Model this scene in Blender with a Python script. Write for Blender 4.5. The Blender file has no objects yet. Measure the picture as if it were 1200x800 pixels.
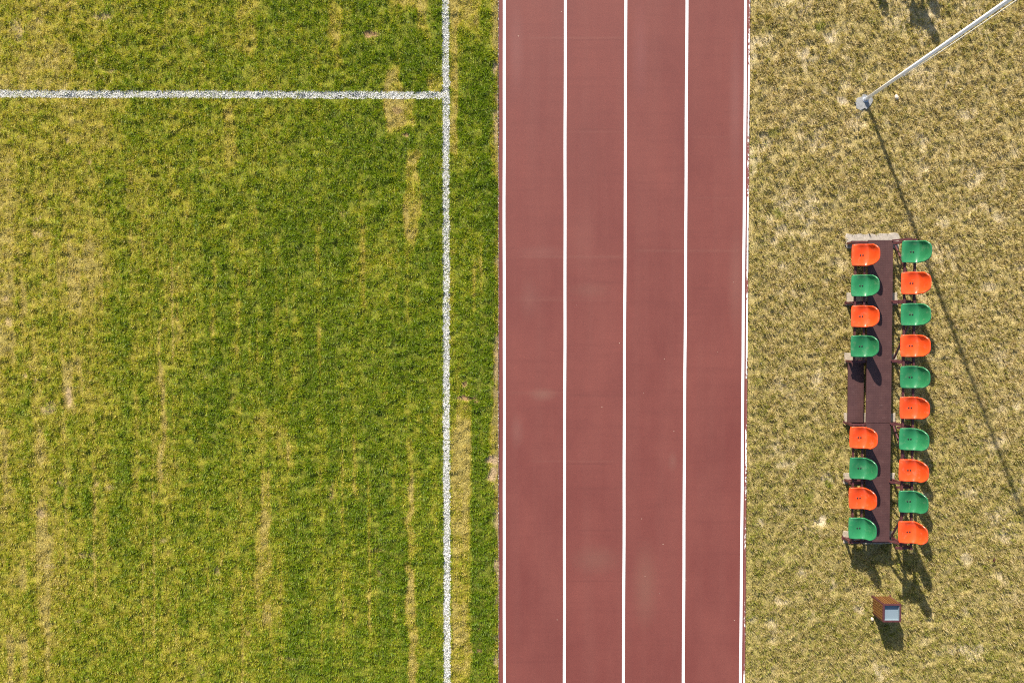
import bpy, bmesh, math, random
import numpy as np
from mathutils import Vector, Matrix

S = bpy.context.scene
COL = S.collection
R = math.radians
rng = np.random.default_rng(7)
random.seed(7)

# ------------------------------------------------------------------ camera / light
F_PX = 931.0; TILT = R(-1.5); CAM_H = 16.25
cam_d = bpy.data.cameras.new('camera'); cam = bpy.data.objects.new('camera', cam_d); COL.objects.link(cam)
cam.location = (0, 0, CAM_H); cam.rotation_euler = (TILT, 0, 0)
cam_d.sensor_width = 36; cam_d.lens = F_PX * 36 / 1200; cam_d.clip_end = 6000; cam_d.clip_start = .1
S.camera = cam

def at(u, v, z=0.0):
    """photo pixel -> world x, y at height z (used for map features)"""
    u = np.asarray(u, float); v = np.asarray(v, float)
    y = 400 - v; w = -F_PX
    Y = y * math.cos(TILT) - w * math.sin(TILT); Z = y * math.sin(TILT) + w * math.cos(TILT)
    k = (z - CAM_H) / Z
    return (u - 600) * k, Y * k

EL = R(29.3); shd = Vector((.343, -.939)).normalized()
sun_d = bpy.data.lights.new('sun', 'SUN'); sun = bpy.data.objects.new('sun', sun_d); COL.objects.link(sun)
sun_d.energy = 5.0; sun_d.angle = R(.55); sun_d.color = (1, .93, .82)
dirv = Vector((shd.x * math.cos(EL), shd.y * math.cos(EL), -math.sin(EL)))
sun.rotation_euler = dirv.to_track_quat('-Z', 'Y').to_euler(); sun.location = (-6, 16, 12)
w = bpy.data.worlds.new('World'); S.world = w; w.use_nodes = True
nt = w.node_tree; bg = nt.nodes['Background']; sky = nt.nodes.new('ShaderNodeTexSky')
sky.sky_type = 'NISHITA'; sky.sun_disc = False; sky.sun_elevation = EL
sky.sun_rotation = math.atan2(-shd.x, -shd.y); sky.air_density = 1.0; sky.dust_density = 1.2
nt.links.new(sky.outputs[0], bg.inputs[0]); bg.inputs[1].default_value = .078
S.view_settings.view_transform = 'Standard'; S.view_settings.look = 'None'
S.view_settings.exposure = 1.38; S.view_settings.gamma = 1
S.cycles.max_bounces = 6; S.cycles.use_denoising = False; S.cycles.filter_width = 1.15

# ------------------------------------------------------------------ node helpers
def new_mat(name, rough=.6, col=(.5, .5, .5), spec=.5, metal=0.0):
    m = bpy.data.materials.new(name); m.use_nodes = True
    b = m.node_tree.nodes['Principled BSDF']
    b.inputs['Base Color'].default_value = (*col, 1); b.inputs['Roughness'].default_value = rough
    b.inputs['Specular IOR Level'].default_value = spec; b.inputs['Metallic'].default_value = metal
    return m, m.node_tree, b
def N(t, kind, **kw):
    n = t.nodes.new(kind)
    for k, v in kw.items(): setattr(n, k, v)
    return n
def noise(t, vec, scale, detail=3, rough=.55):
    n = N(t, 'ShaderNodeTexNoise'); n.inputs['Scale'].default_value = scale
    n.inputs['Detail'].default_value = detail; n.inputs['Roughness'].default_value = rough
    if vec is not None: t.links.new(vec, n.inputs['Vector'])
    return n.outputs['Fac']
def mapping(t, vec, scale=(1, 1, 1), loc=(0, 0, 0)):
    n = N(t, 'ShaderNodeMapping'); n.inputs['Scale'].default_value = scale; n.inputs['Location'].default_value = loc
    t.links.new(vec, n.inputs['Vector']); return n.outputs[0]
def pos(t): return N(t, 'ShaderNodeNewGeometry').outputs['Position']
def objc(t): return N(t, 'ShaderNodeTexCoord').outputs['Object']
def M(t, op, a, b=None, c=None, clamp=False):
    n = N(t, 'ShaderNodeMath', operation=op); n.use_clamp = clamp
    for i, x in enumerate((a, b, c)):
        if x is None: continue
        if isinstance(x, (int, float)): n.inputs[i].default_value = x
        else: t.links.new(x, n.inputs[i])
    return n.outputs[0]
def rng_map(t, x, a, b, c=0.0, d=1.0):
    n = N(t, 'ShaderNodeMapRange'); n.clamp = True
    t.links.new(x, n.inputs[0])
    for i, v in enumerate((a, b, c, d)): n.inputs[i + 1].default_value = v
    return n.outputs[0]
def mix(t, fac, a, b, blend='MIX'):
    n = N(t, 'ShaderNodeMix', data_type='RGBA', blend_type=blend)
    for s, x in ((0, fac), (6, a), (7, b)):
        if isinstance(x, (int, float)): n.inputs[s].default_value = x
        elif isinstance(x, tuple): n.inputs[s].default_value = (*x, 1) if len(x) == 3 else x
        else: t.links.new(x, n.inputs[s])
    return n.outputs[2]
def bump(t, b, h, strength, dist):
    n = N(t, 'ShaderNodeBump'); n.inputs['Strength'].default_value = strength; n.inputs['Distance'].default_value = dist
    t.links.new(h, n.inputs['Height']); t.links.new(n.outputs[0], b.inputs['Normal'])

# ------------------------------------------------------------------ object helpers
def tag(o, label=None, cat=None, group=None, kind=None):
    if label: o['label'] = label
    if cat: o['category'] = cat
    if group: o['group'] = group
    if kind: o['kind'] = kind
    return o
def link(name, me, parent=None):
    o = bpy.data.objects.new(name, me); COL.objects.link(o)
    if parent is not None: o.parent = parent
    return o
def empty(name, loc):
    o = link(name, None); o.location = loc; o.empty_display_size = .2; return o
def finish(name, bm, mat, parent=None, smooth=False, bevel=0.0):
    if bevel:
        bmesh.ops.bevel(bm, geom=[e for e in bm.edges if e.calc_face_angle(0) > .6], offset=bevel, segments=2, affect='EDGES', profile=.6)
    bmesh.ops.recalc_face_normals(bm, faces=bm.faces)
    me = bpy.data.meshes.new(name); bm.to_mesh(me); bm.free()
    if mat: me.materials.append(mat)
    if smooth:
        for p in me.polygons: p.use_smooth = True
    return link(name, me, parent)
def add_box(bm, x0, x1, y0, y1, z0, z1):
    vs = [bm.verts.new(p) for p in ((x0,y0,z0),(x1,y0,z0),(x1,y1,z0),(x0,y1,z0),(x0,y0,z1),(x1,y0,z1),(x1,y1,z1),(x0,y1,z1))]
    for f in ((0,3,2,1),(4,5,6,7),(0,1,5,4),(1,2,6,5),(2,3,7,6),(3,0,4,7)): bm.faces.new([vs[i] for i in f])
def add_bar(bm, p, q, wd, ht, up=(0, 0, 1)):
    p = Vector(p); q = Vector(q); d = (q - p).normalized(); up = Vector(up)
    if abs(d.dot(up)) > .98: up = Vector((0, 1, 0))
    s = d.cross(up).normalized() * wd / 2; u = s.cross(d).normalized() * ht / 2
    a = [bm.verts.new(p + i * s + j * u) for i, j in ((-1,-1),(1,-1),(1,1),(-1,1))]
    b = [bm.verts.new(q + i * s + j * u) for i, j in ((-1,-1),(1,-1),(1,1),(-1,1))]
    bm.faces.new(a); bm.faces.new(b[::-1])
    for i in range(4): bm.faces.new((a[i], a[(i+1)%4], b[(i+1)%4], b[i]))
def add_tube(bm, pts, rad, seg=10, cap=True):
    rings = []
    for i, p in enumerate(pts):
        p = Vector(p); a = Vector(pts[max(i-1, 0)]); b = Vector(pts[min(i+1, len(pts)-1)])
        d = (b - a).normalized(); s = d.orthogonal().normalized() if not rings else (prev - d * prev.dot(d)).normalized()
        prev = s; t2 = d.cross(s); r = rad[i] if isinstance(rad, (list, tuple)) else rad
        rings.append([bm.verts.new(p + r * (math.cos(2*math.pi*k/seg) * s + math.sin(2*math.pi*k/seg) * t2)) for k in range(seg)])
    for a, b in zip(rings, rings[1:]):
        for k in range(seg): bm.faces.new((a[k], a[(k+1)%seg], b[(k+1)%seg], b[k]))
    if cap: bm.faces.new(rings[0][::-1]); bm.faces.new(rings[-1])

# ------------------------------------------------------------------ numpy noise
def vnoise(x, y, wx, wy, seed):
    """smooth value noise, about 0..1, feature size wx, wy metres"""
    g = np.random.default_rng(seed).random((256, 256))
    fx = x / wx + 37.3; fy = y / wy + 71.7
    ix = np.floor(fx).astype(np.int64); iy = np.floor(fy).astype(np.int64)
    tx = fx - ix; ty = fy - iy
    tx = tx * tx * (3 - 2 * tx); ty = ty * ty * (3 - 2 * ty)
    i0 = ix & 255; i1 = (ix + 1) & 255; j0 = iy & 255; j1 = (iy + 1) & 255
    return (g[i0, j0] * (1 - tx) + g[i1, j0] * tx) * (1 - ty) + (g[i0, j1] * (1 - tx) + g[i1, j1] * tx) * ty
def fbm(x, y, wl, seed, octv=3):
    s = 0; a = 1; n = 0
    for k in range(octv):
        c, d = math.cos(.7 * k + seed), math.sin(.7 * k + seed)
        s = s + a * vnoise(c * x - d * y, d * x + c * y, wl / 2**k, wl / 2**k, seed * 17 + k); n += a; a *= .55
    return s / n
def sst(a, b, x):
    t = np.clip((x - a) / (b - a), 0, 1); return t * t * (3 - 2 * t)

TRK_L, TRK_R = -.262, 4.815            # edges of the running track
LINE_X0, LINE_X1 = -1.405, -1.275      # touch line
LINE_Y0, LINE_Y1 = 4.505, 4.64         # goal-area line

# ------------------------------------------------------------------ turf map: dryness / bareness
rects = []   # worn or yellow bands of the pitch: x0,x1,y0,y1 (metres), strength, edge softness
def band(u0, u1, v0, v1, s, soft=.09):
    (x0, x1), (y1, y0) = at([u0, u1], [v0, v1]); rects.append((x0, x1, y0, y1, s, soft))
band(529, 552, 500, 900, .75, .05); band(535, 553, 470, 560, .7, .06)
band(527, 536, -60, 180, .75, .05); band(528, 562, -60, 36, .6, .12)
band(473, 492, 165, 278, .8, .08); band(478, 488, 268, 310, .4)
band(452, 472, 80, 150, .75, .08); band(452, 486, 117, 148, .8, .1); band(500, 519, 92, 110, .7, .08)
band(479, 485, 510, 580, .5, .05); band(477, 485, 560, 690, .6, .05); band(477, 489, 672, 900, .75, .06)
band(489, 501, -40, 46, .65, .08); band(458, 492, -40, 12, .6, .1)
band(574, 588, 150, 205, .6, .08); band(576, 588, -50, 60, .55, .08); band(572, 588, 490, 560, .7, .1)
band(577, 588, 410, 500, .65, .08); band(579, 588, -100, 900, .45, .06)
band(560, 588, -60, 20, .3, .2)
band(384, 400, 5, 62, .5, .1); band(262, 276, 125, 185, .5, .1); band(276, 300, -40, 60, .45, .15)
band(302, 330, 470, 520, .32, .15); band(338, 352, 425, 470, .55, .12); band(300, 318, 600, 720, .4, .12)
band(342, 356, 370, 400, .3); band(386, 394, 560, 590, .55, .06); band(338, 348, 500, 560, .45, .06)
band(187, 193, 300, 560, .55, .05); band(208, 213, 310, 400, .45, .05); band(247, 253, 300, 420, .45, .05); band(277, 282, 320, 420, .4, .05)
band(185, 195, 430, 560, .4, .05); band(76, 88, 420, 480, .75, .1); band(-20, 22, 180, 420, .35, .2)
band(-40, 90, -40, 110, .3, .3); band(40, 140, 250, 360, .08, .3); band(75, 145, 110, 170, .3, .3)
bares = []   # bare soil: u, v, ru, rv
for u, v, ru, rv, s in ((434, 41, 9, 4.5, 1), (476, 158, 5, 3, .9), (547, 466, 11, 2.5, 1.2), (545, 450, 3, 4, .9), (559, 470, 3, 2, .8),
                        (578, 538, 7, 6, 1), (577, 556, 5, 8, .9), (580, 80, 3, 8, .9), (581, 140, 2.5, 12, .6), (120, 20, 12, 4, .6), (465, 130, 6, 4, .6),
                        (582, 430, 3, 14, .6), (581, 660, 3, 10, .8), (581, 772, 3, 8, .7), (58, 478, 9, 7, .55), (81, 462, 3, 12, .7), (560, 762, 9, 1.6, .8), (560, 737, 4, 1.5, .7),
                        (440, 645, 8, 2, .5), (445, 672, 3, 5, .4), (335, 770, 12, 2, .5), (104, 650, 14, 4, .45), (62, 662, 8, 3, .4), (255, 668, 4, 5, .5), (22, 36, 5, 14, .5),
                        (290, 740, 6, 5, .45), (130, 570, 7, 3, .4), (388, 575, 3, 9, .5), (403, 250, 6, 5, .35)):
    x, y = at(u, v); bares.append((float(x), float(y), ru * .0174, rv * .0174, s))
bares_dry = []
for u, v, ru, rv, s in ((986, 117, 7, 6, .9), (1000, 145, 10, 12, .5), (1131, 135, 10, 9, .6), (1140, 207, 12, 12, .5), (1110, 180, 5, 10, .5), (1190, 180, 6, 10, .4),
                        (1055, 18, 24, 20, .35), (1080, 90, 18, 14, .4), (940, 10, 10, 8, .5), (972, 42, 7, 6, .7), (942, 65, 9, 7, .6), (920, 235, 14, 12, .5), (1157, 337, 7, 7, .6), (1100, 300, 20, 20, .3),
                        (963, 610, 8, 6, .9), (891, 610, 6, 5, .6), (940, 668, 4, 7, .5), (1168, 603, 10, 8, .6), (1131, 654, 8, 6, .5), (1123, 760, 7, 5, .7), (1030, 785, 8, 12, .5), (914, 704, 7, 5, .6), (905, 735, 6, 14, .4),
                        (926, 545, 6, 4, .6), (1075, 470, 12, 18, .35), (1135, 580, 10, 8, .4), (1175, 420, 12, 9, .35), (1120, 80, 8, 6, .3), (1005, 712, 5, 4, .5), (1140, 18, 12, 8, .3), (925, 465, 5, 4, .6), (1003, 700, 4, 3, .5), (1085, 540, 10, 10, .3), (1190, 700, 8, 10, .3)):
    x, y = at(u, v); bares_dry.append((float(x), float(y), ru * .0174, rv * .0174, s))

def turf(x, y):
    """dryness (0 lush .. 1 straw) and bareness at ground points"""
    pitch = x < 2.3
    # ---- pitch
    jit = np.where(x > -1.3, .05, .14); jx = x + jit * (vnoise(x, y, .3, .3, 5) - .5); jy = y + .3 * (vnoise(x, y, .25, .25, 6) - .5)
    left = np.interp(x, [-14, -10.3, -8.5, -6.8, -5.6, -4.6, -3, -1.5, 0], [.56, .58, .52, .43, .36, .3, .2, .18, .2])
    top = .07 * sst(2, 6.5, y) + .09 * sst(-1, -6, y) * sst(-3, -6, x)
    stri = vnoise(x, y, .33, 5.5, 11) * .4 + vnoise(x, y, .17, 3.2, 12) * .3 + vnoise(x, y, .085, 2.2, 13) * .3
    sw = sst(4.6, 1.5, y) * .55 + .25
    d = left + top + (fbm(x, y, 1.5, 3) - .5) * .42 + (fbm(x, y, .42, 4) - .5) * .36 + (fbm(x * 2.2, y * .8, .30, 7) - .5) * .3 + (vnoise(x, y, .09, .10, 8) - .5) * .36 + (stri - .5) * 1.0 * sw
    thin = sst(.70, .92, vnoise(x, y, .075, 7., 17)) * sst(.35, .6, vnoise(x, y, .2, .7, 18)); d = d + .5 * thin * sst(3.2, .5, y)
    for x0, x1, y0, y1, s, e in rects:
        m = sst(x0 - e/2, x0 + e/2, jx) * sst(x1 + e/2, x1 - e/2, jx) * sst(y0 - .2, y0 + .2, jy) * sst(y1 + .2, y1 - .2, jy)
        d = d + m * s * (.7 + .8 * (fbm(x, y, .3, 9, 2) - .25))
    # dark lush lane of the last 0.5 m beside the worn band
    d = d - .15 * sst(-.85, -.8, jx) * sst(-.3, -.36, jx)
    b = np.zeros_like(x)
    for cx, cy, rx, ry, s in bares:
        q = ((x + .04 * (vnoise(x, y, .1, .1, 15) - .5) - cx) / rx) ** 2 + ((y + .04 * (vnoise(x, y, .1, .1, 16) - .5) - cy) / ry) ** 2
        b = np.maximum(b, s * sst(1.7, .45, q + 1.1 * (vnoise(x, y, .09, .09, 14) - .5)))
    b = np.maximum(b, .6 * sst(.76, .9, fbm(x, y, .3, 21)) * sst(.35, .7, left + .15))
    b = np.maximum(b, .75 * sst(.62, .78, vnoise(x, y, .11, .2, 23)) * sst(-.42, -.3, x))
    # ---- dry verge
    gx = sst(1, -6, y) * .17
    dd = .63 - gx + (fbm(x, y, 1.6, 31) - .5) * .26 + (fbm(x, y, .4, 32) - .5) * .20 + (vnoise(x, y, .07, .06, 33) - .5) * .30 - .1 * sst(5.4, 4.8, x)
    bb = np.zeros_like(x)
    ax = x + .12 * (vnoise(x, y, .16, .16, 41) - .5); ay = y + .12 * (vnoise(x, y, .16, .16, 42) - .5)
    for cx, cy, rx, ry, s in bares_dry:
        q = ((ax - cx) / rx) ** 2 + ((ay - cy) / ry) ** 2
        bb = np.maximum(bb, s * sst(1.9, .2, q + 1.4 * (vnoise(x, y, .1, .1, 43) - .5)))
    bb = np.maximum(bb, .5 * sst(.64, .85, fbm(x, y, .4, 44) + .05 * sst(-1, 4, y)))
    for cx, cy in ((5.43, 2.2), (6.22, 5.93), (5.3, 3.8), (6.5, -3.3), (6.1, -3.6)):
        dd = dd - .6 * sst(.16, .02, np.hypot(x - cx, y - cy))
    return np.where(pitch, d, dd), np.where(pitch, b, bb)

PIT = np.array([[.124, .194, .004], [.190, .260, .006], [.285, .305, .012], [.400, .345, .040], [.46, .375, .11]])
DRY = np.array([[.185, .208, .018], [.270, .256, .046], [.372, .306, .106], [.455, .362, .168], [.50, .405, .25]])
STOP = np.array([0, .28, .52, .8, 1.05])
def palette(d, pitch):
    d = np.clip(d, 0, 1.05); out = np.empty((len(d), 3))
    for k in range(3):
        out[:, k] = np.where(pitch, np.interp(d, STOP, PIT[:, k]), np.interp(d, STOP, DRY[:, k]))
    return out
def relief(x, y):
    """low tussock relief of the turf"""
    p = (vnoise(x, y, .17, .115, 51) ** 2.0) * .036 + vnoise(x, y, .075, .06, 52) * .020 + vnoise(x, y, .9, .9, 54) * .02
    q = (vnoise(x, y, .13, .085, 53) ** 1.4) * .036 + vnoise(x, y, .06, .05, 55) * .022 + vnoise(x, y, .8, .8, 56) * .012
    h = np.where(x < 2.3, p, q)
    near = sst(TRK_L + .02, TRK_L - .15, x) + sst(TRK_R - .02, TRK_R + .12, x)
    return h * near - .012 * (1 - near)

# ------------------------------------------------------------------ mesh from arrays
def array_mesh(name, verts, loop_v, loop_start, cols=None, smooth=False):
    me = bpy.data.meshes.new(name)
    me.vertices.add(len(verts)); me.vertices.foreach_set('co', verts.astype(np.float32).ravel())
    me.loops.add(len(loop_v)); me.loops.foreach_set('vertex_index', loop_v.astype(np.int32))
    me.polygons.add(len(loop_start)); me.polygons.foreach_set('loop_start', loop_start.astype(np.int32))
    if smooth: me.polygons.foreach_set('use_smooth', np.ones(len(loop_start), bool))
    me.update(calc_edges=True)
    if cols is not None:
        a = me.attributes.new('tint', 'FLOAT_COLOR', 'POINT')
        a.data.foreach_set('color', np.concatenate([cols, np.ones((len(cols), 1))], 1).astype(np.float32).ravel())
    return me

# ------------------------------------------------------------------ ground
def axis(a, b, step):
    core = np.arange(a, b + step / 2, step); g = step * 1.35 ** np.arange(1, 36); g = np.cumsum(g); g = g[g < 2500]
    return np.concatenate([(a - g)[::-1], core, b + g])
gx = axis(-13, 13, .04); gy = axis(-9.5, 9.0, .04)
X, Y = np.meshgrid(gx, gy, indexing='ij'); xf, yf = X.ravel(), Y.ravel()
d, b = turf(xf, yf); pit = xf < 2.3
gc = palette(d, pit) * np.where(pit, .70, .74)[:, None]
thatch = np.where(pit[:, None], np.array([.17, .135, .035]), np.array([.29, .225, .11]))
gc = gc * .6 + thatch * .4
inside = sst(-12.4, -12.2, xf) * sst(13.1, 12.9, xf) * sst(-8.7, -8.5, yf) * sst(8.5, 8.3, yf)     # beyond the sown blades the turf colour is darkened, standing in for blade shade
far = palette(d, pit) * np.where(pit, .46, .58)[:, None]
gc = far + (gc - far) * inside[:, None]
soil = np.where(pit[:, None], np.array([.38, .27, .16]), np.array([.52, .43, .30])) * (.8 + .35 * fbm(xf, yf, .2, 61))[:, None]
soil = np.where((pit & (xf > -6) & (xf < -.6))[:, None], soil * np.array([.72, .64, .55]), soil)
gc = gc + (soil - gc) * np.clip(b, 0, 1)[:, None]
gz = relief(xf, yf) * (1 - .6 * np.clip(b, 0, 1))
ni, nj = X.shape
ii = (np.arange(ni - 1)[:, None] * nj + np.arange(nj - 1)[None, :]).ravel()
quads = np.stack([ii, ii + nj, ii + nj + 1, ii + 1], 1).ravel()
me = array_mesh('ground', np.stack([xf, yf, gz], 1), quads, np.arange(len(ii)) * 4, gc, True)
m, t, bs = new_mat('turf_soil', .95, spec=.15)
at_n = N(t, 'ShaderNodeAttribute', attribute_name='tint'); P = pos(t)
n1 = noise(t, P, 55, 4, .65); n2 = noise(t, P, 9, 3)
c = mix(t, 1.0, at_n.outputs['Color'], mix(t, rng_map(t, n1, .34, .66), (.22, .20, .15), (1.55, 1.55, 1.5)), 'MULTIPLY')
c = mix(t, rng_map(t, n2, .35, .7, 0, .35), c, mix(t, 1.0, c, (.8, .72, .6), 'MULTIPLY'))
t.links.new(c, bs.inputs['Base Color']); bump(t, bs, n1, .8, .015)
me.materials.append(m); tag(link('ground', me), kind='structure')

# ------------------------------------------------------------------ grass blades
def blade_material(name, trans=.3, gloss=.35):
    m, t, bs = new_mat(name, .5, spec=gloss)
    a = N(t, 'ShaderNodeAttribute', attribute_name='tint')
    t.links.new(a.outputs['Color'], bs.inputs['Base Color'])
    tr = N(t, 'ShaderNodeBsdfTranslucent'); t.links.new(mix(t, 1.0, a.outputs['Color'], (1.25, 1.2, .7), 'MULTIPLY'), tr.inputs[0])
    mx = N(t, 'ShaderNodeMixShader'); mx.inputs[0].default_value = trans
    t.links.new(bs.outputs[0], mx.inputs[1]); t.links.new(tr.outputs[0], mx.inputs[2])
    t.links.new(mx.outputs[0], t.nodes['Material Output'].inputs[0]); return m
grass_mat = blade_material('grass_blade', .42)
paint_mat = blade_material('painted_blade', .12, .2)

def blades(name, x, y, az, lean, L, W, col):
    n = len(x); z = relief(x, y) - .006
    dx, dy = np.cos(az), np.sin(az); sx, sy = -dy, dx
    l1 = lean * .65; l2 = lean * 1.25
    mx_, my_, mz_ = x + dx * L * .5 * np.sin(l1), y + dy * L * .5 * np.sin(l1), z + L * .5 * np.cos(l1)
    tx, ty, tz = mx_ + dx * L * .5 * np.sin(l2), my_ + dy * L * .5 * np.sin(l2), mz_ + L * .5 * np.maximum(np.cos(l2), .02)
    V = np.empty((n, 5, 3))
    for k, s in ((0, -.4), (1, .4)): V[:, k] = np.stack([x + sx * W * s, y + sy * W * s, z], 1)
    for k, s in ((2, .5), (3, -.5)): V[:, k] = np.stack([mx_ + sx * W * s, my_ + sy * W * s, mz_], 1)
    V[:, 4] = np.stack([tx, ty, tz], 1)
    base = np.arange(n)[:, None] * 5
    lv = (base + np.array([0, 1, 2, 3, 3, 2, 4])[None]).ravel()
    ls = (np.arange(n)[:, None] * 7 + np.array([0, 4])[None]).ravel()
    me = array_mesh(name, V.reshape(-1, 3), lv, ls, np.repeat(col, 5, 0))
    return me

def in_line(x, y):
    e = .012 * (vnoise(x, y, .07, .07, 71) - .5) + .008 * (vnoise(x, y, .9, .9, 72) - .5)
    a = (x > LINE_X0 + e) & (x < LINE_X1 + e)
    g = (y > LINE_Y0 + e - .003 * (x + 5)) & (y < LINE_Y1 + e - .003 * (x + 5)) & (x < LINE_X0 + .02)
    return a | g

def sow(n_per_m2, x0, x1, y0, y1, clump, pull):
    n = int(n_per_m2 * (x1 - x0) * (y1 - y0))
    nc = int(n / clump)
    cx = rng.uniform(x0, x1, nc); cy = rng.uniform(y0, y1, nc); cr = rng.uniform(.6, 1.5, nc)
    k = rng.integers(0, nc, n); a = rng.uniform(0, 2 * np.pi, n); r = np.abs(rng.normal(0, pull, n)) * cr[k]
    x = cx[k] + r * np.cos(a); y = cy[k] + r * np.sin(a)
    return x, y, a, r / pull, k, nc

# lush pitch
x, y, a, r, k, nc = sow(5200, -12.3, TRK_L, -8.6, 8.4, 22, .036)
edge = TRK_L - .012 + .03 * (vnoise(x, y, .06, .06, 81) - .4) + .035 * (vnoise(x, y, .02, .35, 83) - .5)
keep = (x > -12.3) & (x < edge); x, y, a, r, k = x[keep], y[keep], a[keep], r[keep], k[keep]
d, b = turf(x, y)
keep = rng.random(len(x)) > np.clip(b * 1.1, 0, .97) + np.clip(d - .45, 0, .5) * .55
x, y, a, r, k, d = x[keep], y[keep], a[keep], r[keep], k[keep], d[keep]
cj = rng.normal(0, .12, nc)[k]
dj = np.clip(d + cj + rng.normal(0, .15, len(x)), -.1, 1.05)
col = palette(dj, np.ones(len(x), bool)) * rng.uniform(.75, 1.25, (len(x), 1))
L = rng.uniform(.035, .075, len(x)) * np.interp(d, [0, .5, 1], [1.1, .9, .6]) * rng.uniform(.75, 1.25, nc)[k]
W = rng.uniform(.006, .0105, len(x)); lean = np.clip(.48 + .30 * r + rng.normal(0, .25, len(x)), .15, 1.4)
az = a + rng.normal(0, .7, len(x))
ln = in_line(x, y)
g = link('pitch_grass', blades('pitch_grass', x[~ln], y[~ln], az[~ln], lean[~ln], L[~ln], W[~ln], col[~ln])); g.data.materials.append(grass_mat)
tag(g, 'lush green mown grass with yellow streaks on the playing field', 'grass', kind='stuff')
# painted blades of the marking lines: extra short flattened blades
def painted(name, x0, x1, y0, y1):
    n = int(14000 * (x1 - x0) * (y1 - y0)); x = rng.uniform(x0, x1, n); y = rng.uniform(y0, y1, n)
    q = in_line(x, y)
    q &= rng.random(n) < .62 + .38 * vnoise(x, y, .05, .05, 91)
    x, y = x[q], y[q]; n = len(x)
    cover = np.where(x > LINE_X0 - .01, np.interp(y, [-9, -2.8, -2.4, .5, 3.2, 3.3, 9], [1.1, 1.1, 1.0, .95, .92, 1.0, .95]), .95)
    patch = vnoise(x, y, .13, .28, 92); cover = cover - .28 * (patch - .4)
    white = rng.random(n) < cover
    grey = rng.uniform(.42, .70, n)
    col = np.where(white[:, None], grey[:, None] * np.array([1, .985, .95]), palette(rng.normal(.35, .2, n), np.ones(n, bool)) * .8 + .04)
    me = blades(name, x, y, rng.uniform(0, 2*np.pi, n), rng.uniform(.8, 1.4, n), rng.uniform(.025, .045, n), rng.uniform(.007, .012, n), col)
    o = link(name, me); me.materials.append(paint_mat); return tag(o, kind='structure')
painted('touch_line', LINE_X0 - .03, LINE_X1 + .03, -8.6, 8.4)
painted('goal_area_line', -12.3, LINE_X0 - .012, LINE_Y0 - .06, LINE_Y1 + .06)

# dry verge
PADS = [(6.79, 7.86, 1.47, 1.765), (6.81, 7.85, .31, .57), (6.77, 7.84, -.86, -.66), (6.79, 7.84, -2.13, -1.89), (6.78, 7.84, -3.34, -3.11), (6.80, 7.80, -4.57, -4.30)]
x, y, a, r, k, nc = sow(4000, TRK_R, 13, -8.6, 8.4, 18, .032)
edge = TRK_R + .004 - .02 * (vnoise(x, y, .06, .06, 82) - .4)
keep = (x > edge) & (x < 13)
for x0, x1, y0, y1 in PADS: keep &= ~((x > x0 + .01) & (x < x1 - .01) & (y > y0 + .01) & (y < y1 - .005))
keep &= np.hypot(x - 7.124, (y - 4.415) / 1.12) > .175
x, y, a, r, k = x[keep], y[keep], a[keep], r[keep], k[keep]
d, b = turf(x, y)
keep = rng.random(len(x)) > np.clip(b * 1.0, 0, .95) + .12
x, y, a, r, k, d = x[keep], y[keep], a[keep], r[keep], k[keep], d[keep]
cj = rng.normal(0, .12, nc)[k]
dj = np.clip(d + cj + rng.normal(0, .17, len(x)), 0, 1.05)
col = palette(dj, np.zeros(len(x), bool)) * rng.uniform(.82, 1.15, (len(x), 1))
L = rng.uniform(.035, .08, len(x)) * rng.uniform(.7, 1.35, nc)[k]
W = rng.uniform(.006, .011, len(x)); lean = np.clip(.3 + .36 * r + rng.normal(0, .28, len(x)), .1, 1.4)
g = link('dry_grass', blades('dry_grass', x, y, a + rng.normal(0, .6, len(x)), lean, L, W, col)); g.data.materials.append(grass_mat)
tag(g, 'straw coloured dry grass with bare patches around the seats', 'grass', kind='stuff')

# ------------------------------------------------------------------ running track
def strip(name, x0, x1, z, mat, y0=-260, y1=260, wob=0.0, thick=0.0, ystep=None):
    ys = np.concatenate([[y0], np.arange(-10, 10.01, ystep or .5), [y1]])
    bm = bmesh.new(); prev = None
    ph = random.uniform(0, 9)
    for y_ in ys:
        w_ = wob * (math.sin(y_ * .9 + ph) + .7 * math.sin(y_ * 2.3 + 2 * ph)) if abs(y_) < 11 else 0
        cur = [bm.verts.new((x0 + w_, y_, z)), bm.verts.new((x1 + w_, y_, z))]
        if prev: bm.faces.new((prev[0], prev[1], cur[1], cur[0]))
        prev = cur
    if thick:
        r_ = bmesh.ops.extrude_face_region(bm, geom=list(bm.faces))
        bmesh.ops.translate(bm, verts=[v for v in r_['geom'] if isinstance(v, bmesh.types.BMVert)], vec=(0, 0, -thick))
    o = finish(name, bm, mat); return tag(o, kind='structure')
m, t, bs = new_mat('red_track_rubber', .75, spec=.28)
P = pos(t)
grain = noise(t, P, 130, 2, .7); fine = noise(t, P, 42, 3, .6); big = noise(t, mapping(t, P, (.55, .33, 1)), 1.4, 5, .62)
lanes = noise(t, mapping(t, P, (2.2, .10, 1), (3.1, 0, 0)), 1.3, 4, .6); cross = noise(t, mapping(t, P, (.35, 5.0, 1), (1.7, 2, 0)), 1.2, 4, .6)
c = mix(t, rng_map(t, big, .3, .72), (.106, .0258, .0210), (.142, .0395, .0308))
c = mix(t, rng_map(t, lanes, .42, .72, 0, .45), c, (.134, .043, .034))
c = mix(t, rng_map(t, cross, .5, .75, 0, .4), c, (.102, .0265, .022))
sx_ = N(t, 'ShaderNodeSeparateXYZ'); t.links.new(P, sx_.inputs[0])
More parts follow.
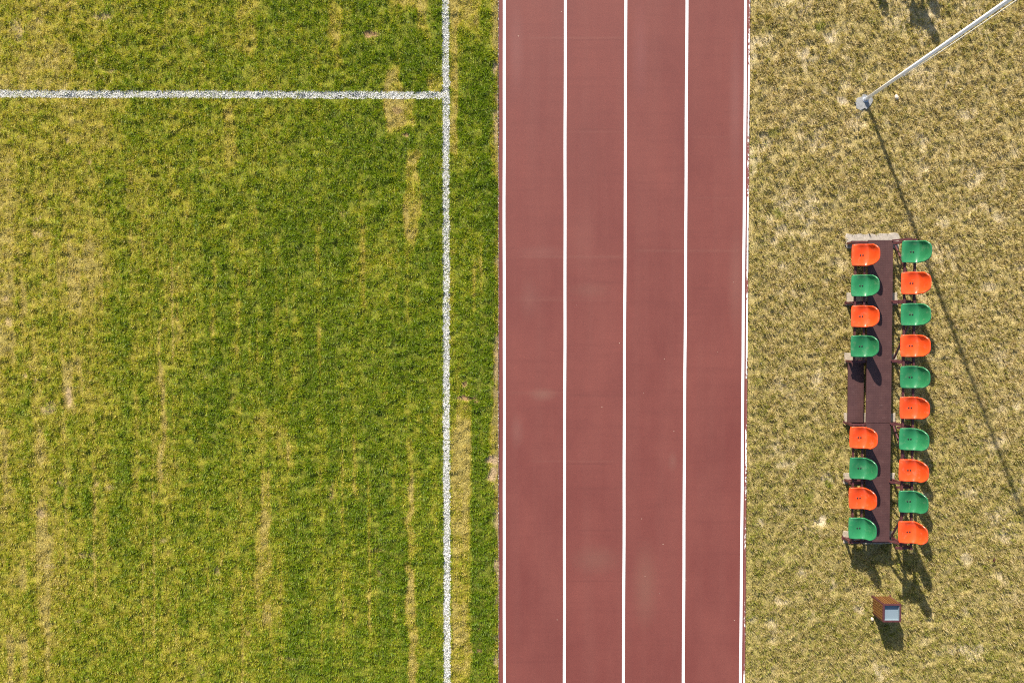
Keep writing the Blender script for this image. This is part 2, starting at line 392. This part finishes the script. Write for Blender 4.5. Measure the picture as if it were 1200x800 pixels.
def seam(cc, u0, u1, v, wd, amt, colr):
    (xa, xb), (ya, _) = at([u0, u1], [v, v])
    dy_ = M(t, 'ABSOLUTE', M(t, 'SUBTRACT', M(t, 'ADD', sx_.outputs[1], M(t, 'MULTIPLY', big, .03)), float(ya) + .015))
    f = rng_map(t, dy_, 0, wd, amt, 0)
    f = M(t, 'MULTIPLY', f, rng_map(t, sx_.outputs[0], float(xa), float(xa) + .35)); f = M(t, 'MULTIPLY', f, rng_map(t, sx_.outputs[0], float(xb) - .35, float(xb), 1, 0))
    f = M(t, 'MULTIPLY', f, rng_map(t, fine, .25, .6, 0, .45))
    return mix(t, f, cc, colr)
lt, dk = (.160, .066, .050), (.064, .018, .016)
for a_ in ((612, 745, 45, .035, .7, lt), (640, 745, 47.5, .02, .7, dk), (598, 745, 301, .05, .75, lt), (735, 880, 294, .05, .6, lt), (600, 720, 352, .03, .4, lt), (690, 745, 331, .04, .6, dk), (700, 745, 307, .05, .5, dk), (800, 850, 338, .05, .5, dk),
           (612, 730, 540, .03, .6, lt), (650, 725, 543, .025, .9, dk), (590, 670, 460, .06, .5, lt), (660, 750, 463, .05, .5, dk), (665, 735, 621, .03, .6, dk), (660, 735, 680, .03, .6, dk), (660, 735, 572, .06, .5, dk), (590, 670, 350, .08, .35, lt), (730, 800, 755, .03, .35, dk), (590, 665, 775, .04, .4, dk), (660, 735, 152, .025, .6, dk), (660, 735, 155, .03, .4, lt), (800, 870, 161, .04, .35, lt), (590, 680, 120, .03, .3, dk), (800, 870, 232, .03, .4, lt)):
    c = seam(c, *a_)
def stain(cc, u, v, ru, rv, amt, colr):
    x_, y_ = at(u, v)
    q = mapping(t, P, (1 / (ru * .0174), 1 / (rv * .0174), 0), (-float(x_) / (ru * .0174), -float(y_) / (rv * .0174), 0))
    ln_ = N(t, 'ShaderNodeVectorMath', operation='LENGTH'); t.links.new(q, ln_.inputs[0])
    f = M(t, 'ADD', ln_.outputs['Value'], M(t, 'MULTIPLY', M(t, 'SUBTRACT', fine, .5), 1.4))
    return mix(t, rng_map(t, f, .2, 1.15, amt, 0), cc, colr)
for s_ in ((756, 685, 16, 52, .6, (0.136, 0.057, 0.041)), (698, 655, 30, 18, .5, (0.131, 0.056, 0.041)), (636, 462, 16, 8, .6, (0.148, 0.066, 0.049)), (621, 350, 12, 26, .35, (0.148, 0.061, 0.048)), (634, 295, 30, 8, .35, (0.152, 0.059, 0.048)), (690, 340, 24, 10, .35, (0.143, 0.059, 0.044)), (788, 540, 6, 12, .4, (0.143, 0.063, 0.048)),
           (606, 505, 8, 20, .4, (0.148, 0.063, 0.051)), (605, 60, 9, 50, .4, (0.152, 0.059, 0.051)), (680, 280, 16, 40, .25, (0.143, 0.052, 0.041)), (750, 60, 9, 60, .35, (0.152, 0.056, 0.051)), (862, 120, 8, 90, .4, (0.157, 0.063, 0.055)), (862, 330, 10, 60, .4, (0.157, 0.066, 0.051))):
    c = stain(c, *s_)
c = mix(t, 1.0, c, mix(t, rng_map(t, grain, .3, .7), (.66, .66, .70), (1.34, 1.34, 1.30)), 'MULTIPLY')
c = mix(t, 1.0, c, mix(t, fine, (.84, .86, .88), (1.16, 1.14, 1.12)), 'MULTIPLY')
vo = N(t, 'ShaderNodeTexVoronoi'); vo.inputs['Scale'].default_value = 2.6; vo.inputs['Randomness'].default_value = 1; t.links.new(P, vo.inputs['Vector'])
c = mix(t, M(t, 'MULTIPLY', M(t, 'LESS_THAN', vo.outputs['Distance'], .022), .75), c, (.45, .34, .26))
t.links.new(c, bs.inputs['Base Color']); bump(t, bs, grain, .5, .004)
t.links.new(rng_map(t, big, .3, .7, .62, .76), bs.inputs['Roughness'])
# track slab with ragged left edge
bm = bmesh.new(); prev = None
for y_ in np.concatenate([[-260], np.arange(-9.5, 9.51, .03), [260]]):
    e = .012 * (vnoise(np.array([y_]), np.array([1.]), .08, 1, 95)[0] - .5)
    cur = [bm.verts.new((TRK_L + e, y_, .022)), bm.verts.new((TRK_R, y_, .022))]
    if prev: bm.faces.new((prev[0], prev[1], cur[1], cur[0]))
    prev = cur
r_ = bmesh.ops.extrude_face_region(bm, geom=list(bm.faces))
bmesh.ops.translate(bm, verts=[v for v in r_['geom'] if isinstance(v, bmesh.types.BMVert)], vec=(0, 0, -.06))
tag(finish('running_track', bm, m), kind='structure')
m, t, bs = new_mat('white_line_paint', .6, spec=.3); P = pos(t)
n_ = noise(t, P, 60, 3, .6)
t.links.new(mix(t, rng_map(t, n_, .35, .75), (.80, .79, .78), (.88, .87, .85)), bs.inputs['Base Color'])
for xc in (-.159, 1.079, 2.301, 3.536, 4.722): strip('lane_line', xc - .0265, xc + .0265, .026, m, wob=.0022)
# worn outer border: white paint flaked off in places
m, t, bs = new_mat('worn_edge_paint', .7, spec=.3); P = pos(t)
n1 = noise(t, mapping(t, P, (22, 9, 1)), 1.6, 4, .7); n2 = noise(t, mapping(t, P, (3, .55, 1), (0, 4, 0)), 1.5, 2)
f = rng_map(t, M(t, 'ADD', n1, M(t, 'MULTIPLY', M(t, 'SUBTRACT', n2, .5), 1.3)), .44, .5)
t.links.new(mix(t, f, (.15, .05, .045), (.74, .73, .70)), bs.inputs['Base Color'])
strip('worn_border_line', 4.782, TRK_R - .003, .026, m)
# crumbled pale kerb residue along the pitch side
m, t, bs = new_mat('crumbled_kerb', .9, spec=.2); P = pos(t)
n1 = noise(t, mapping(t, P, (20, 14, 1)), 2.2, 3, .7)
t.links.new(mix(t, rng_map(t, n1, .56, .62), (.10, .06, .05), (.62, .56, .50)), bs.inputs['Base Color'])
strip('track_edge_strip', TRK_L - .022, TRK_L - .008, .02, m, wob=.004, thick=.05, ystep=.07)

# ------------------------------------------------------------------ concrete
def concrete(name, base):
    m, t, bs = new_mat(name, .9, spec=.25); P = pos(t)
    a_ = noise(t, P, 14, 5, .65); b_ = noise(t, P, 90, 2, .6)
    c = mix(t, rng_map(t, a_, .3, .7), tuple(x * .68 for x in base), base)
    c = mix(t, 1.0, c, mix(t, b_, (.75, .75, .75), (1.2, 1.2, 1.2)), 'MULTIPLY')
    t.links.new(c, bs.inputs['Base Color']); bump(t, bs, a_, .5, .02); return m
conc = concrete('footing_concrete', (.36, .30, .225)); conc_top = concrete('pale_footing_concrete', (.36, .315, .26)); conc_g = concrete('grey_concrete', (.25, .25, .245))
def slab(name, x0, x1, y0, y1, h, mat, seed, rough=.02, label=None, group=None):
    rr = random.Random(seed); bm = bmesh.new(); pts = []
    nx = max(4, int((x1 - x0) / .07)); ny = max(2, int((y1 - y0) / .07))
    for i in range(nx): pts.append((x0 + (x1 - x0) * i / nx, y0))
    for i in range(ny): pts.append((x1, y0 + (y1 - y0) * i / ny))
    for i in range(nx): pts.append((x1 - (x1 - x0) * i / nx, y1))
    for i in range(ny): pts.append((x0, y1 - (y1 - y0) * i / ny))
    cx, cy = (x0 + x1) / 2, (y0 + y1) / 2
    o = empty if False else None
    vs = [bm.verts.new((x_ - cx + rr.uniform(-rough, rough), y_ - cy + rr.uniform(-rough, rough), h + rr.uniform(-.002, .002))) for x_, y_ in pts]
    f = bm.faces.new(vs); r2 = bmesh.ops.extrude_face_region(bm, geom=[f])
    for v in r2['geom']:
        if isinstance(v, bmesh.types.BMVert): v.co.z = -.06; v.co.x *= 1.01; v.co.y *= 1.01
    ob = finish(name, bm, mat, bevel=.006); ob.location = (cx, cy, 0)
    return tag(ob, label, 'concrete footing', group)
FY = (1.565, .36, -.82, -2.085, -3.255, -4.45)
lab = ('wide cracked concrete footing strip along the upper end of the seat stand',
       'concrete footing strip between the topmost green and second orange seats of the left row',
       'concrete footing strip just above the maroon boarding step',
       'concrete footing strip just below the maroon boarding step',
       'concrete footing strip under the stand between the lowest two pairs of left seats',
       'broken concrete footing strip under the lower end of the seat stand')
ext = PADS
for i, (e, l) in enumerate(zip(ext, lab)):
    slab('concrete_footing', *e, .062, conc if i else conc_top, 20 + i, .013 if i else .02, l, 'concrete footings under the seat stand')

# ------------------------------------------------------------------ seat stand
m, t, bs = new_mat('maroon_frame_paint', .5, spec=.4); P = objc(t)
n_ = noise(t, P, 12, 4, .6)
t.links.new(mix(t, rng_map(t, n_, .4, .7), (.055, .016, .018), (.085, .027, .026)), bs.inputs['Base Color']); frame_mat = m
m, t, bs = new_mat('maroon_tread_plate', .55, spec=.45); P = objc(t)
sp = N(t, 'ShaderNodeSeparateXYZ'); t.links.new(P, sp.inputs[0])
fx = M(t, 'SUBTRACT', M(t, 'FRACT', M(t, 'MULTIPLY', sp.outputs[0], 29.)), .5); fy = M(t, 'SUBTRACT', M(t, 'FRACT', M(t, 'MULTIPLY', sp.outputs[1], 29.)), .5)
rr_ = M(t, 'SQRT', M(t, 'ADD', M(t, 'MULTIPLY', fx, fx), M(t, 'MULTIPLY', fy, fy)))
stud = rng_map(t, rr_, .2, .34, 1, 0)
n_ = noise(t, P, 7, 4, .6)
c = mix(t, rng_map(t, n_, .35, .7), (.046, .0190, .0175), (.064, .028, .025))
c = mix(t, M(t, 'MULTIPLY', stud, .24), c, (.055, .018, .022))
n3 = noise(t, mapping(t, P, (3.0, 5.0, 1)), 2.2, 4, .65)
c = mix(t, rng_map(t, n3, .62, .8, 0, .5), c, (.15, .09, .08))
t.links.new(c, bs.inputs['Base Color']); bump(t, bs, stud, .3, .003); tread_mat = m
def plastic(name, col, dark):
    m, t, bs = new_mat(name, .36, col, .5); P = objc(t)
    n_ = noise(t, P, 6, 4, .6); n2 = noise(t, P, 60, 2, .6)
    c = mix(t, rng_map(t, n_, .3, .75), dark, col); n4 = noise(t, mapping(t, pos(t), (1, 1, 1)), 9, 4, .65)
    c = mix(t, rng_map(t, n4, .55, .8, 0, .16), c, (.42, .36, .28))
    c = mix(t, 1.0, c, mix(t, N(t, 'ShaderNodeObjectInfo').outputs['Random'], (.88, .88, .88), (1.08, 1.08, 1.08)), 'MULTIPLY'); t.links.new(c, bs.inputs['Base Color'])
    t.links.new(rng_map(t, n2, .3, .7, .27, .36), bs.inputs['Roughness'])
    bs.inputs['Subsurface Weight'].default_value = 0.0
    return m
orange = plastic('orange_seat_plastic', (.56, .060, .010), (.48, .044, .007)); green = plastic('green_seat_plastic', (.018, .142, .054), (.014, .115, .043))
bolt_mat, _, _ = new_mat('dark_bolt_hole', .5, (.012, .012, .012))

def seat_mesh():
    """moulded bucket seat, front edge at x=0 (sitter faces -x), origin on its mounting rails"""
    NS, NT = 17, 22; bm = bmesh.new()
    prof = [(0, .030), (.015, .047), (.06, .050), (.14, .043), (.22, .036), (.275, .045), (.315, .085), (.338, .15), (.356, .23), (.372, .31), (.385, .355)]
    cum = [0]
    for p, q in zip(prof, prof[1:]): cum.append(cum[-1] + math.dist(p, q))
    def cpt(s):
        s *= cum[-1]
        x_ = np.interp(s, cum, [p[0] for p in prof]); z_ = np.interp(s, cum, [p[1] for p in prof]); return float(x_), float(z_)
    grid = []
    for j in range(NS):
        s = -1 + 2 * j / (NS - 1); col = []
        for i in range(NT):
            tmax = 1 - .19 * abs(s) ** 4.6
            tt = (i / (NT - 1)) ** .95 * tmax
            x_, z_ = cpt(tt); xa, za = cpt(min(tt + .02, 1)); xb, zb = cpt(max(tt - .02, 0))
            dx, dz = xa - xb, za - zb; l = math.hypot(dx, dz); nx, nz = -dz / l, dx / l
            back = float(sst(.45, .8, np.array(tt)))
            hw = .208 * (1 - .07 * back - .04 * float(sst(.8, 1.0, np.array(tt))))
            curl = (.036 * float(sst(0, .25, np.array(tt))) + .012 * back) * abs(s) ** 2.4
            yy = hw * s * (1 - .04 * abs(s) ** 4)
            if i == 0: x_ += .010 * abs(s) ** 6
            col.append(bm.verts.new((x_ + nx * curl, yy, z_ + nz * curl)))
        grid.append(col)
    for j in range(NS - 1):
        for i in range(NT - 1): bm.faces.new((grid[j][i], grid[j][i+1], grid[j+1][i+1], grid[j+1][i]))
    bmesh.ops.recalc_face_normals(bm, faces=bm.faces)
    # rolled lip all round
    loop = [grid[j][0] for j in range(NS)] + [grid[NS-1][i] for i in range(1, NT)] + [grid[j][NT-1] for j in range(NS-2, -1, -1)] + [grid[0][i] for i in range(NT-2, 0, -1)]
    cen = Vector((.19, 0, .05)); n = len(loop); prevr = loop
    bm.normal_update()
    if sum(v.normal.z for v in bm.verts) < 0: bmesh.ops.reverse_faces(bm, faces=bm.faces); bm.normal_update()
    info = []
    for q in range(n):
        tang = (loop[(q+1) % n].co - loop[q-1].co).normalized(); nn = loop[q].normal.copy()
        out = tang.cross(nn); out = out if out.dot(loop[q].co - cen) > 0 else -out
        info.append((loop[q].co.copy(), out.normalized(), nn))
    for oo, dn in ((.007, .001), (.011, .007), (.010, .020)):
        ring = [bm.verts.new(p + o_ * oo - nn * dn) for p, o_, nn in info]
        for q in range(n): bm.faces.new((prevr[q], prevr[(q+1) % n], ring[(q+1) % n], ring[q]))
        prevr = ring
    bmesh.ops.recalc_face_normals(bm, faces=bm.faces)
    me = bpy.data.meshes.new('seat'); bm.to_mesh(me); bm.free()
    for p in me.polygons: p.use_smooth = True
    return me
seat_o = seat_mesh(); seat_o.materials.append(orange); seat_g = seat_o.copy(); seat_g.materials[0] = green
bm = bmesh.new()
add_tube(bm, [(0, 0, -.012), (0, 0, .006), (0, 0, .008)], [.0155, .0155, .012], 12)
bmesh.ops.recalc_face_normals(bm, faces=bm.faces); bolt_me = bpy.data.meshes.new('bolt_head'); bm.to_mesh(bolt_me); bm.free(); bolt_me.materials.append(bolt_mat)

def make_stand(loc):
    root = empty('seat_stand', loc)
    # local frame: origin on the ground under the middle of the stand; world = local + loc
    ox, oy = 7.31, -1.44
    fy = [y_ - oy for y_ in FY]
    ZF, ZR, TW = .445, .845, .042
    fx0, rx0 = 6.82 - ox, 7.80 - ox
    for i, y_ in enumerate(fy):
        bm = bmesh.new()
        add_bar(bm, (fx0, y_, .05), (fx0, y_, ZF - .08), TW, TW)
        add_box(bm, fx0 - .05, fx0 + .05, y_ - .04, y_ + .04, .045, .058)
        finish('front_post', bm, frame_mat, root, bevel=.003)
        bm = bmesh.new()
        add_bar(bm, (rx0, y_, .05), (rx0, y_, ZR - .08), TW, TW)
        add_box(bm, rx0 - .05, rx0 + .05, y_ - .04, y_ + .04, .045, .058)
        finish('rear_post', bm, frame_mat, root, bevel=.003)
        bm = bmesh.new()
        add_box(bm, fx0 - .06, fx0 + .235, y_ - TW/2 + .001, y_ + TW/2 - .001, ZF - .08, ZF - .038)
        finish('seat_bracket', bm, frame_mat, root, bevel=.003)
        bm = bmesh.new()
        add_box(bm, fx0 + .70, rx0 + .05, y_ - TW/2 + .001, y_ + TW/2 - .001, ZR - .08, ZR - .038)
        finish('seat_bracket', bm, frame_mat, root, bevel=.003)
        bm = bmesh.new()   # bearer under the tread from front to rear post, plus floor-level tie
        add_box(bm, fx0 + .022, rx0 - .022, y_ - .018, y_ + .018, .315, .355)
        add_box(bm, fx0 + .023, rx0 - .023, y_ - .017, y_ + .017, .08, .115)
        finish('cross_beam', bm, frame_mat, root, bevel=.003)
        bm = bmesh.new()   # sloping strut carrying the rear bracket
        add_bar(bm, (rx0 - .23, y_ + .03, .40), (rx0 - .03, y_ + .03, ZR - .09), .03, .03)
        finish('strut', bm, frame_mat, root)
    for k, (i, j, fl) in enumerate(((0, 1, 0), (1, 2, 1), (3, 4, 0), (4, 5, 1))):     # diagonal braces in the rear plane
        y0, y1 = (fy[i], fy[j]) if not fl else (fy[j], fy[i])
        sgn = 1 if y1 > y0 else -1
        bm = bmesh.new(); add_bar(bm, (rx0 - .03, y0 + sgn * .05, .10), (rx0 - .03, y0 + sgn * .85, ZR - .06), .03, .03)
        finish('diagonal_brace', bm, frame_mat, root)
    yt, yb = 1.60 - oy, -4.44 - oy
    for x_, z_ in ((fx0, ZF), (fx0 + .18, ZF)):                                        # front seat rails stop at the step
        for a_, b_ in ((yt - .07, -.80 - oy), (-2.07 - oy, yb - .02)):
            bm = bmesh.new(); add_box(bm, x_ - .019, x_ + .019, b_, a_, z_ - .038, z_); finish('seat_rail', bm, frame_mat, root, bevel=.003)
    for x_, z_ in ((rx0 - .195, ZR), (rx0 + .0, ZR)):
        bm = bmesh.new(); add_box(bm, x_ - .019, x_ + .019, yb - .035, FY[0] - oy + .02, z_ - .038, z_); finish('seat_rail', bm, frame_mat, root, bevel=.003)
    px0, px1 = 7.090 - ox, 7.585 - ox
    def panel(x0, x1, y0, y1, z, name):
        bm = bmesh.new()
        add_box(bm, x0, x1, y0, y1, z - .035, z)
        return finish(name, bm, tread_mat, root, bevel=.005)
    ys = -2.045 - oy
    panel(px0, px1, ys + .004, yt, .395, 'tread_panel'); panel(px0, px1, yb, ys - .004, .395, 'tread_panel')
    panel(6.803 - ox, 7.118 - ox, -2.06 - oy, -.845 - oy, .20, 'step_panel')
    for y_ in (-2.03 - oy, -.875 - oy):
        bm = bmesh.new(); add_box(bm, 6.845 - ox, 7.11 - ox, y_ - .014, y_ + .014, .118, .164); finish('step_bearer', bm, frame_mat, root, bevel=.003)
    # seats
    for row, x_, z_ in ((0, 6.735 - ox, ZF), (1, 7.53 - ox, ZR)):
        for i in range(10):
            if row == 0 and i in (4, 5): continue
            y_ = 1.300 - .6043 * i - oy + (.028 if row else 0)
            og = (i % 2 == 0) ^ (row == 1)
            if row == 0 and i > 5: og = not og if False else (i % 2 == 0)
            s = link('seat', seat_o if og else seat_g, root); s.location = (x_ + random.uniform(-.004, .004), y_ + random.uniform(-.006, .006), z_)
            s.rotation_euler.z = random.uniform(-.022, .022)
            tag(s, 'orange plastic bucket seat' if og else 'green plastic bucket seat')
            for dx in (.160, .212):
                b_ = link('bolt_head', bolt_me, s); b_.location = (dx, 0, .0405 if dx < .18 else .0375)
    return root
stand = make_stand((7.31, -1.44, 0))
tag(stand, 'two-row stand of orange and green bucket seats with maroon walkway and step', 'seat stand', 'seat stands beside the track')
def copy_tree(o, parent=None):
    c_ = o.copy(); COL.objects.link(c_); c_.parent = parent
    for ch in list(o.children): copy_tree(ch, c_)
    return c_
st2 = copy_tree(stand); st2.location.y += 11.70
st2['label'] = 'seat stand beyond the top edge, known only by its seat shadows near the flagpole'

# ------------------------------------------------------------------ flagpole
m, t, bs = new_mat('white_pole_enamel', .32, spec=.5); P = objc(t)
n_ = noise(t, mapping(t, P, (3, 3, .6)), 5, 4)
t.links.new(mix(t, rng_map(t, n_, .4, .75), (.90, .90, .90), (.84, .84, .86)), bs.inputs['Base Color']); pole_mat = m
steel, t_, b_ = new_mat('galvanised_steel', .38, (.55, .57, .60), metal=.85)
rope_mat, t_, b_ = new_mat('halyard_rope', .9, (.78, .72, .60), .1)
PX, PY = 7.154, 4.47
pole = empty('flagpole', (PX, PY, .045))
pole.rotation_euler = (-math.atan(.050), math.atan(.028), 0)
bm = bmesh.new(); add_tube(bm, [(0, 0, .0), (0, 0, 2), (0, 0, 4.6), (0, 0, 7.4)], [.034, .034, .034, .030], 24); finish('pole_shaft', bm, pole_mat, pole, True)
bm = bmesh.new(); add_tube(bm, [(0, 0, .0), (0, 0, .012)], .062, 20); add_tube(bm, [(0, 0, .012), (0, 0, .07)], .044, 20); finish('base_flange', bm, steel, pole)
bm = bmesh.new(); bmesh.ops.create_uvsphere(bm, u_segments=16, v_segments=10, radius=.07, matrix=Matrix.Translation((0, 0, 7.46))); finish('finial_ball', bm, pole_mat, pole, True)
ca = math.radians(-18); cx_, cy_ = math.cos(ca), math.sin(ca)
bm = bmesh.new(); add_bar(bm, (.031 * cx_, .031 * cy_, 1.42), (.068 * cx_, .068 * cy_, 1.42), .016, .016); add_bar(bm, (.066 * cx_, .066 * cy_, 1.35), (.066 * cx_, .066 * cy_, 1.49), .014, .014); finish('halyard_cleat', bm, steel, pole)
bm = bmesh.new(); add_tube(bm, [(.062 * cx_, .062 * cy_, 1.44), (.078 * cx_, .078 * cy_, 2.6), (.085 * cx_, .085 * cy_, 4.2), (.08 * cx_, .08 * cy_, 5.6), (.055 * cx_, .055 * cy_, 7.36)], .008, 6); finish('halyard_rope', bm, rope_mat, pole, True)
tag(pole, 'tall white metal flagpole with halyard rope rising from a grey concrete patch', 'flagpole')
bm = bmesh.new(); vs = []
for i in range(22):
    a_ = 2 * math.pi * i / 22; q = .15 + .03 * math.sin(2 * a_ + 1) + .015 * math.sin(5 * a_) + random.uniform(-.012, .012)
    vs.append(bm.verts.new((q * math.cos(a_), q * 1.12 * math.sin(a_), random.uniform(-.003, .003))))
r_ = bmesh.ops.extrude_face_region(bm, geom=[bm.faces.new(vs)])
for v in r_['geom']:
    if isinstance(v, bmesh.types.BMVert): v.co.z = -.09
o = finish('concrete_footing', bm, conc_g, bevel=.006); o.location = (PX - .03, PY - .055, .05)
tag(o, 'rough round grey concrete patch at the foot of the flagpole', 'concrete footing')

# ------------------------------------------------------------------ litter bin
BX, BY, BW, BH = 7.606, -5.845, .365, .50
bin_ = empty('litter_bin', (BX, BY, 0.0))
m, t, bs = new_mat('varnished_slat_wood', .5, spec=.35); P = objc(t)
n_ = noise(t, mapping(t, P, (14, 14, 2.0)), 3, 4, .6); oi = N(t, 'ShaderNodeObjectInfo').outputs['Random']
t.links.new(mix(t, 1.0, mix(t, rng_map(t, n_, .3, .7), (.076, .032, .010), (.130, .058, .018)), mix(t, oi, (.82, .8, .8), (1.15, 1.12, 1.1)), 'MULTIPLY'), bs.inputs['Base Color']); wood = m
liner_mat, t_, b_ = new_mat('galvanised_liner', .35, (.15, .195, .225), metal=0.0)
h = BW / 2
bm = bmesh.new()
for sx, sy in ((-1,-1),(1,-1),(1,1),(-1,1)): 
    add_box(bm, sx*(h-.014)-.013, sx*(h-.014)+.013, sy*(h-.014)-.013, sy*(h-.014)+.013, .0, BH - .026)
    add_box(bm, sx*(h-.006)-.024, sx*(h-.006)+.024, sy*(h-.006)-.024, sy*(h-.006)+.024, -.01, .036)
finish('corner_frame', bm, frame_mat, bin_, bevel=.002)
bm = bmesh.new()
for a_, b_, c_, d_ in ((-h, h, -h, -h+.032), (-h, h, h-.032, h), (-h, -h+.032, -h+.033, h-.033), (h-.032, h, -h+.033, h-.033)): add_box(bm, a_, b_, c_, d_, BH - .026, BH)
finish('top_rim', bm, frame_mat, bin_)
bm = bmesh.new()
for a_, b_, c_, d_ in ((-h+.03, h-.03, -h+.006, -h+.022), (-h+.03, h-.03, h-.022, h-.006), (-h+.006, -h+.022, -h+.03, h-.03), (h-.022, h-.006, -h+.03, h-.03)): add_box(bm, a_, b_, c_, d_, .07, .10)
finish('lower_rail', bm, frame_mat, bin_)
ns = 6; pw = (BW - .056) / ns
for side in range(4):
    for i in range(ns):
        c0 = -h + .028 + pw * (i + .5); bm = bmesh.new()
        rot = Matrix.Rotation(side * math.pi / 2, 4, 'Z')
        add_box(bm, c0 - pw/2 + .007, c0 + pw/2 - .007, -h - .006, -h + .005, .05, BH - .028)
        bmesh.ops.transform(bm, matrix=rot, verts=bm.verts); finish('slat', bm, wood, bin_, bevel=.0025)
li = h - .034
bm = bmesh.new(); zt, zb_ = BH - .010, BH - .06
for a_, b_, c_, d_ in ((-li, li, -li, -li+.004), (-li, li, li-.004, li), (-li, -li+.004, -li+.004, li-.004), (li-.004, li, -li+.004, li-.004)): add_box(bm, a_, b_, c_, d_, zb_, zt)
add_box(bm, -li, li, -li, li, zb_ - .006, zb_)
finish('metal_liner', bm, liner_mat, bin_)
tag(bin_, 'small square litter bin with brown wooden slats and pale metal liner', 'litter bin')

# ------------------------------------------------------------------ small loose things
def pebble(name, x_, y_, r_, mat, label, cat, sq=(1, .8, .5), seed=1):
    rr = random.Random(seed); bm = bmesh.new(); bmesh.ops.create_icosphere(bm, subdivisions=2, radius=r_)
    for v in bm.verts: v.co *= rr.uniform(.85, 1.15); v.co.x *= sq[0]; v.co.y *= sq[1]; v.co.z *= sq[2]
    o = finish(name, bm, mat, None, True); o.location = (x_, y_, float(relief(np.array([x_]), np.array([y_]))[0]) + r_ * .35 + .02); o.rotation_euler.z = rr.uniform(0, 3); return tag(o, label, cat)
stone_mat = concrete('pale_stone', (.62, .50, .38)); brown, _, _ = new_mat('dead_leaf_brown', .7, (.10, .028, .02))
pebble('stone', 7.772, 4.513, .05, stone_mat, 'pale pinkish stone lying right of the flagpole foot', 'stone', seed=3)
pebble('stone', 7.405, -6.13, .04, stone_mat, 'pale stone lying at the lower left foot of the litter bin', 'stone', seed=4)
bm = bmesh.new(); pts = [(-.05, 0), (-.03, .022), (.0, .03), (.03, .02), (.055, 0), (.03, -.02), (0, -.028), (-.03, -.02)]
c0 = [bm.verts.new((p, q, .016 * abs(q) / .03 + .006 * math.sin(40 * p))) for p, q in pts]; md = bm.verts.new((0, 0, 0))
for i in range(8): bm.faces.new((md, c0[i], c0[(i+1) % 8]))
bmesh.ops.solidify(bm, geom=list(bm.faces), thickness=.002)
o = finish('dead_leaf', bm, brown); o.location = (9.866, -4.894, .10); o.rotation_euler = (.2, .1, 1.2)
tag(o, 'reddish brown dead leaf on dry grass far right of the seat stand', 'leaf')
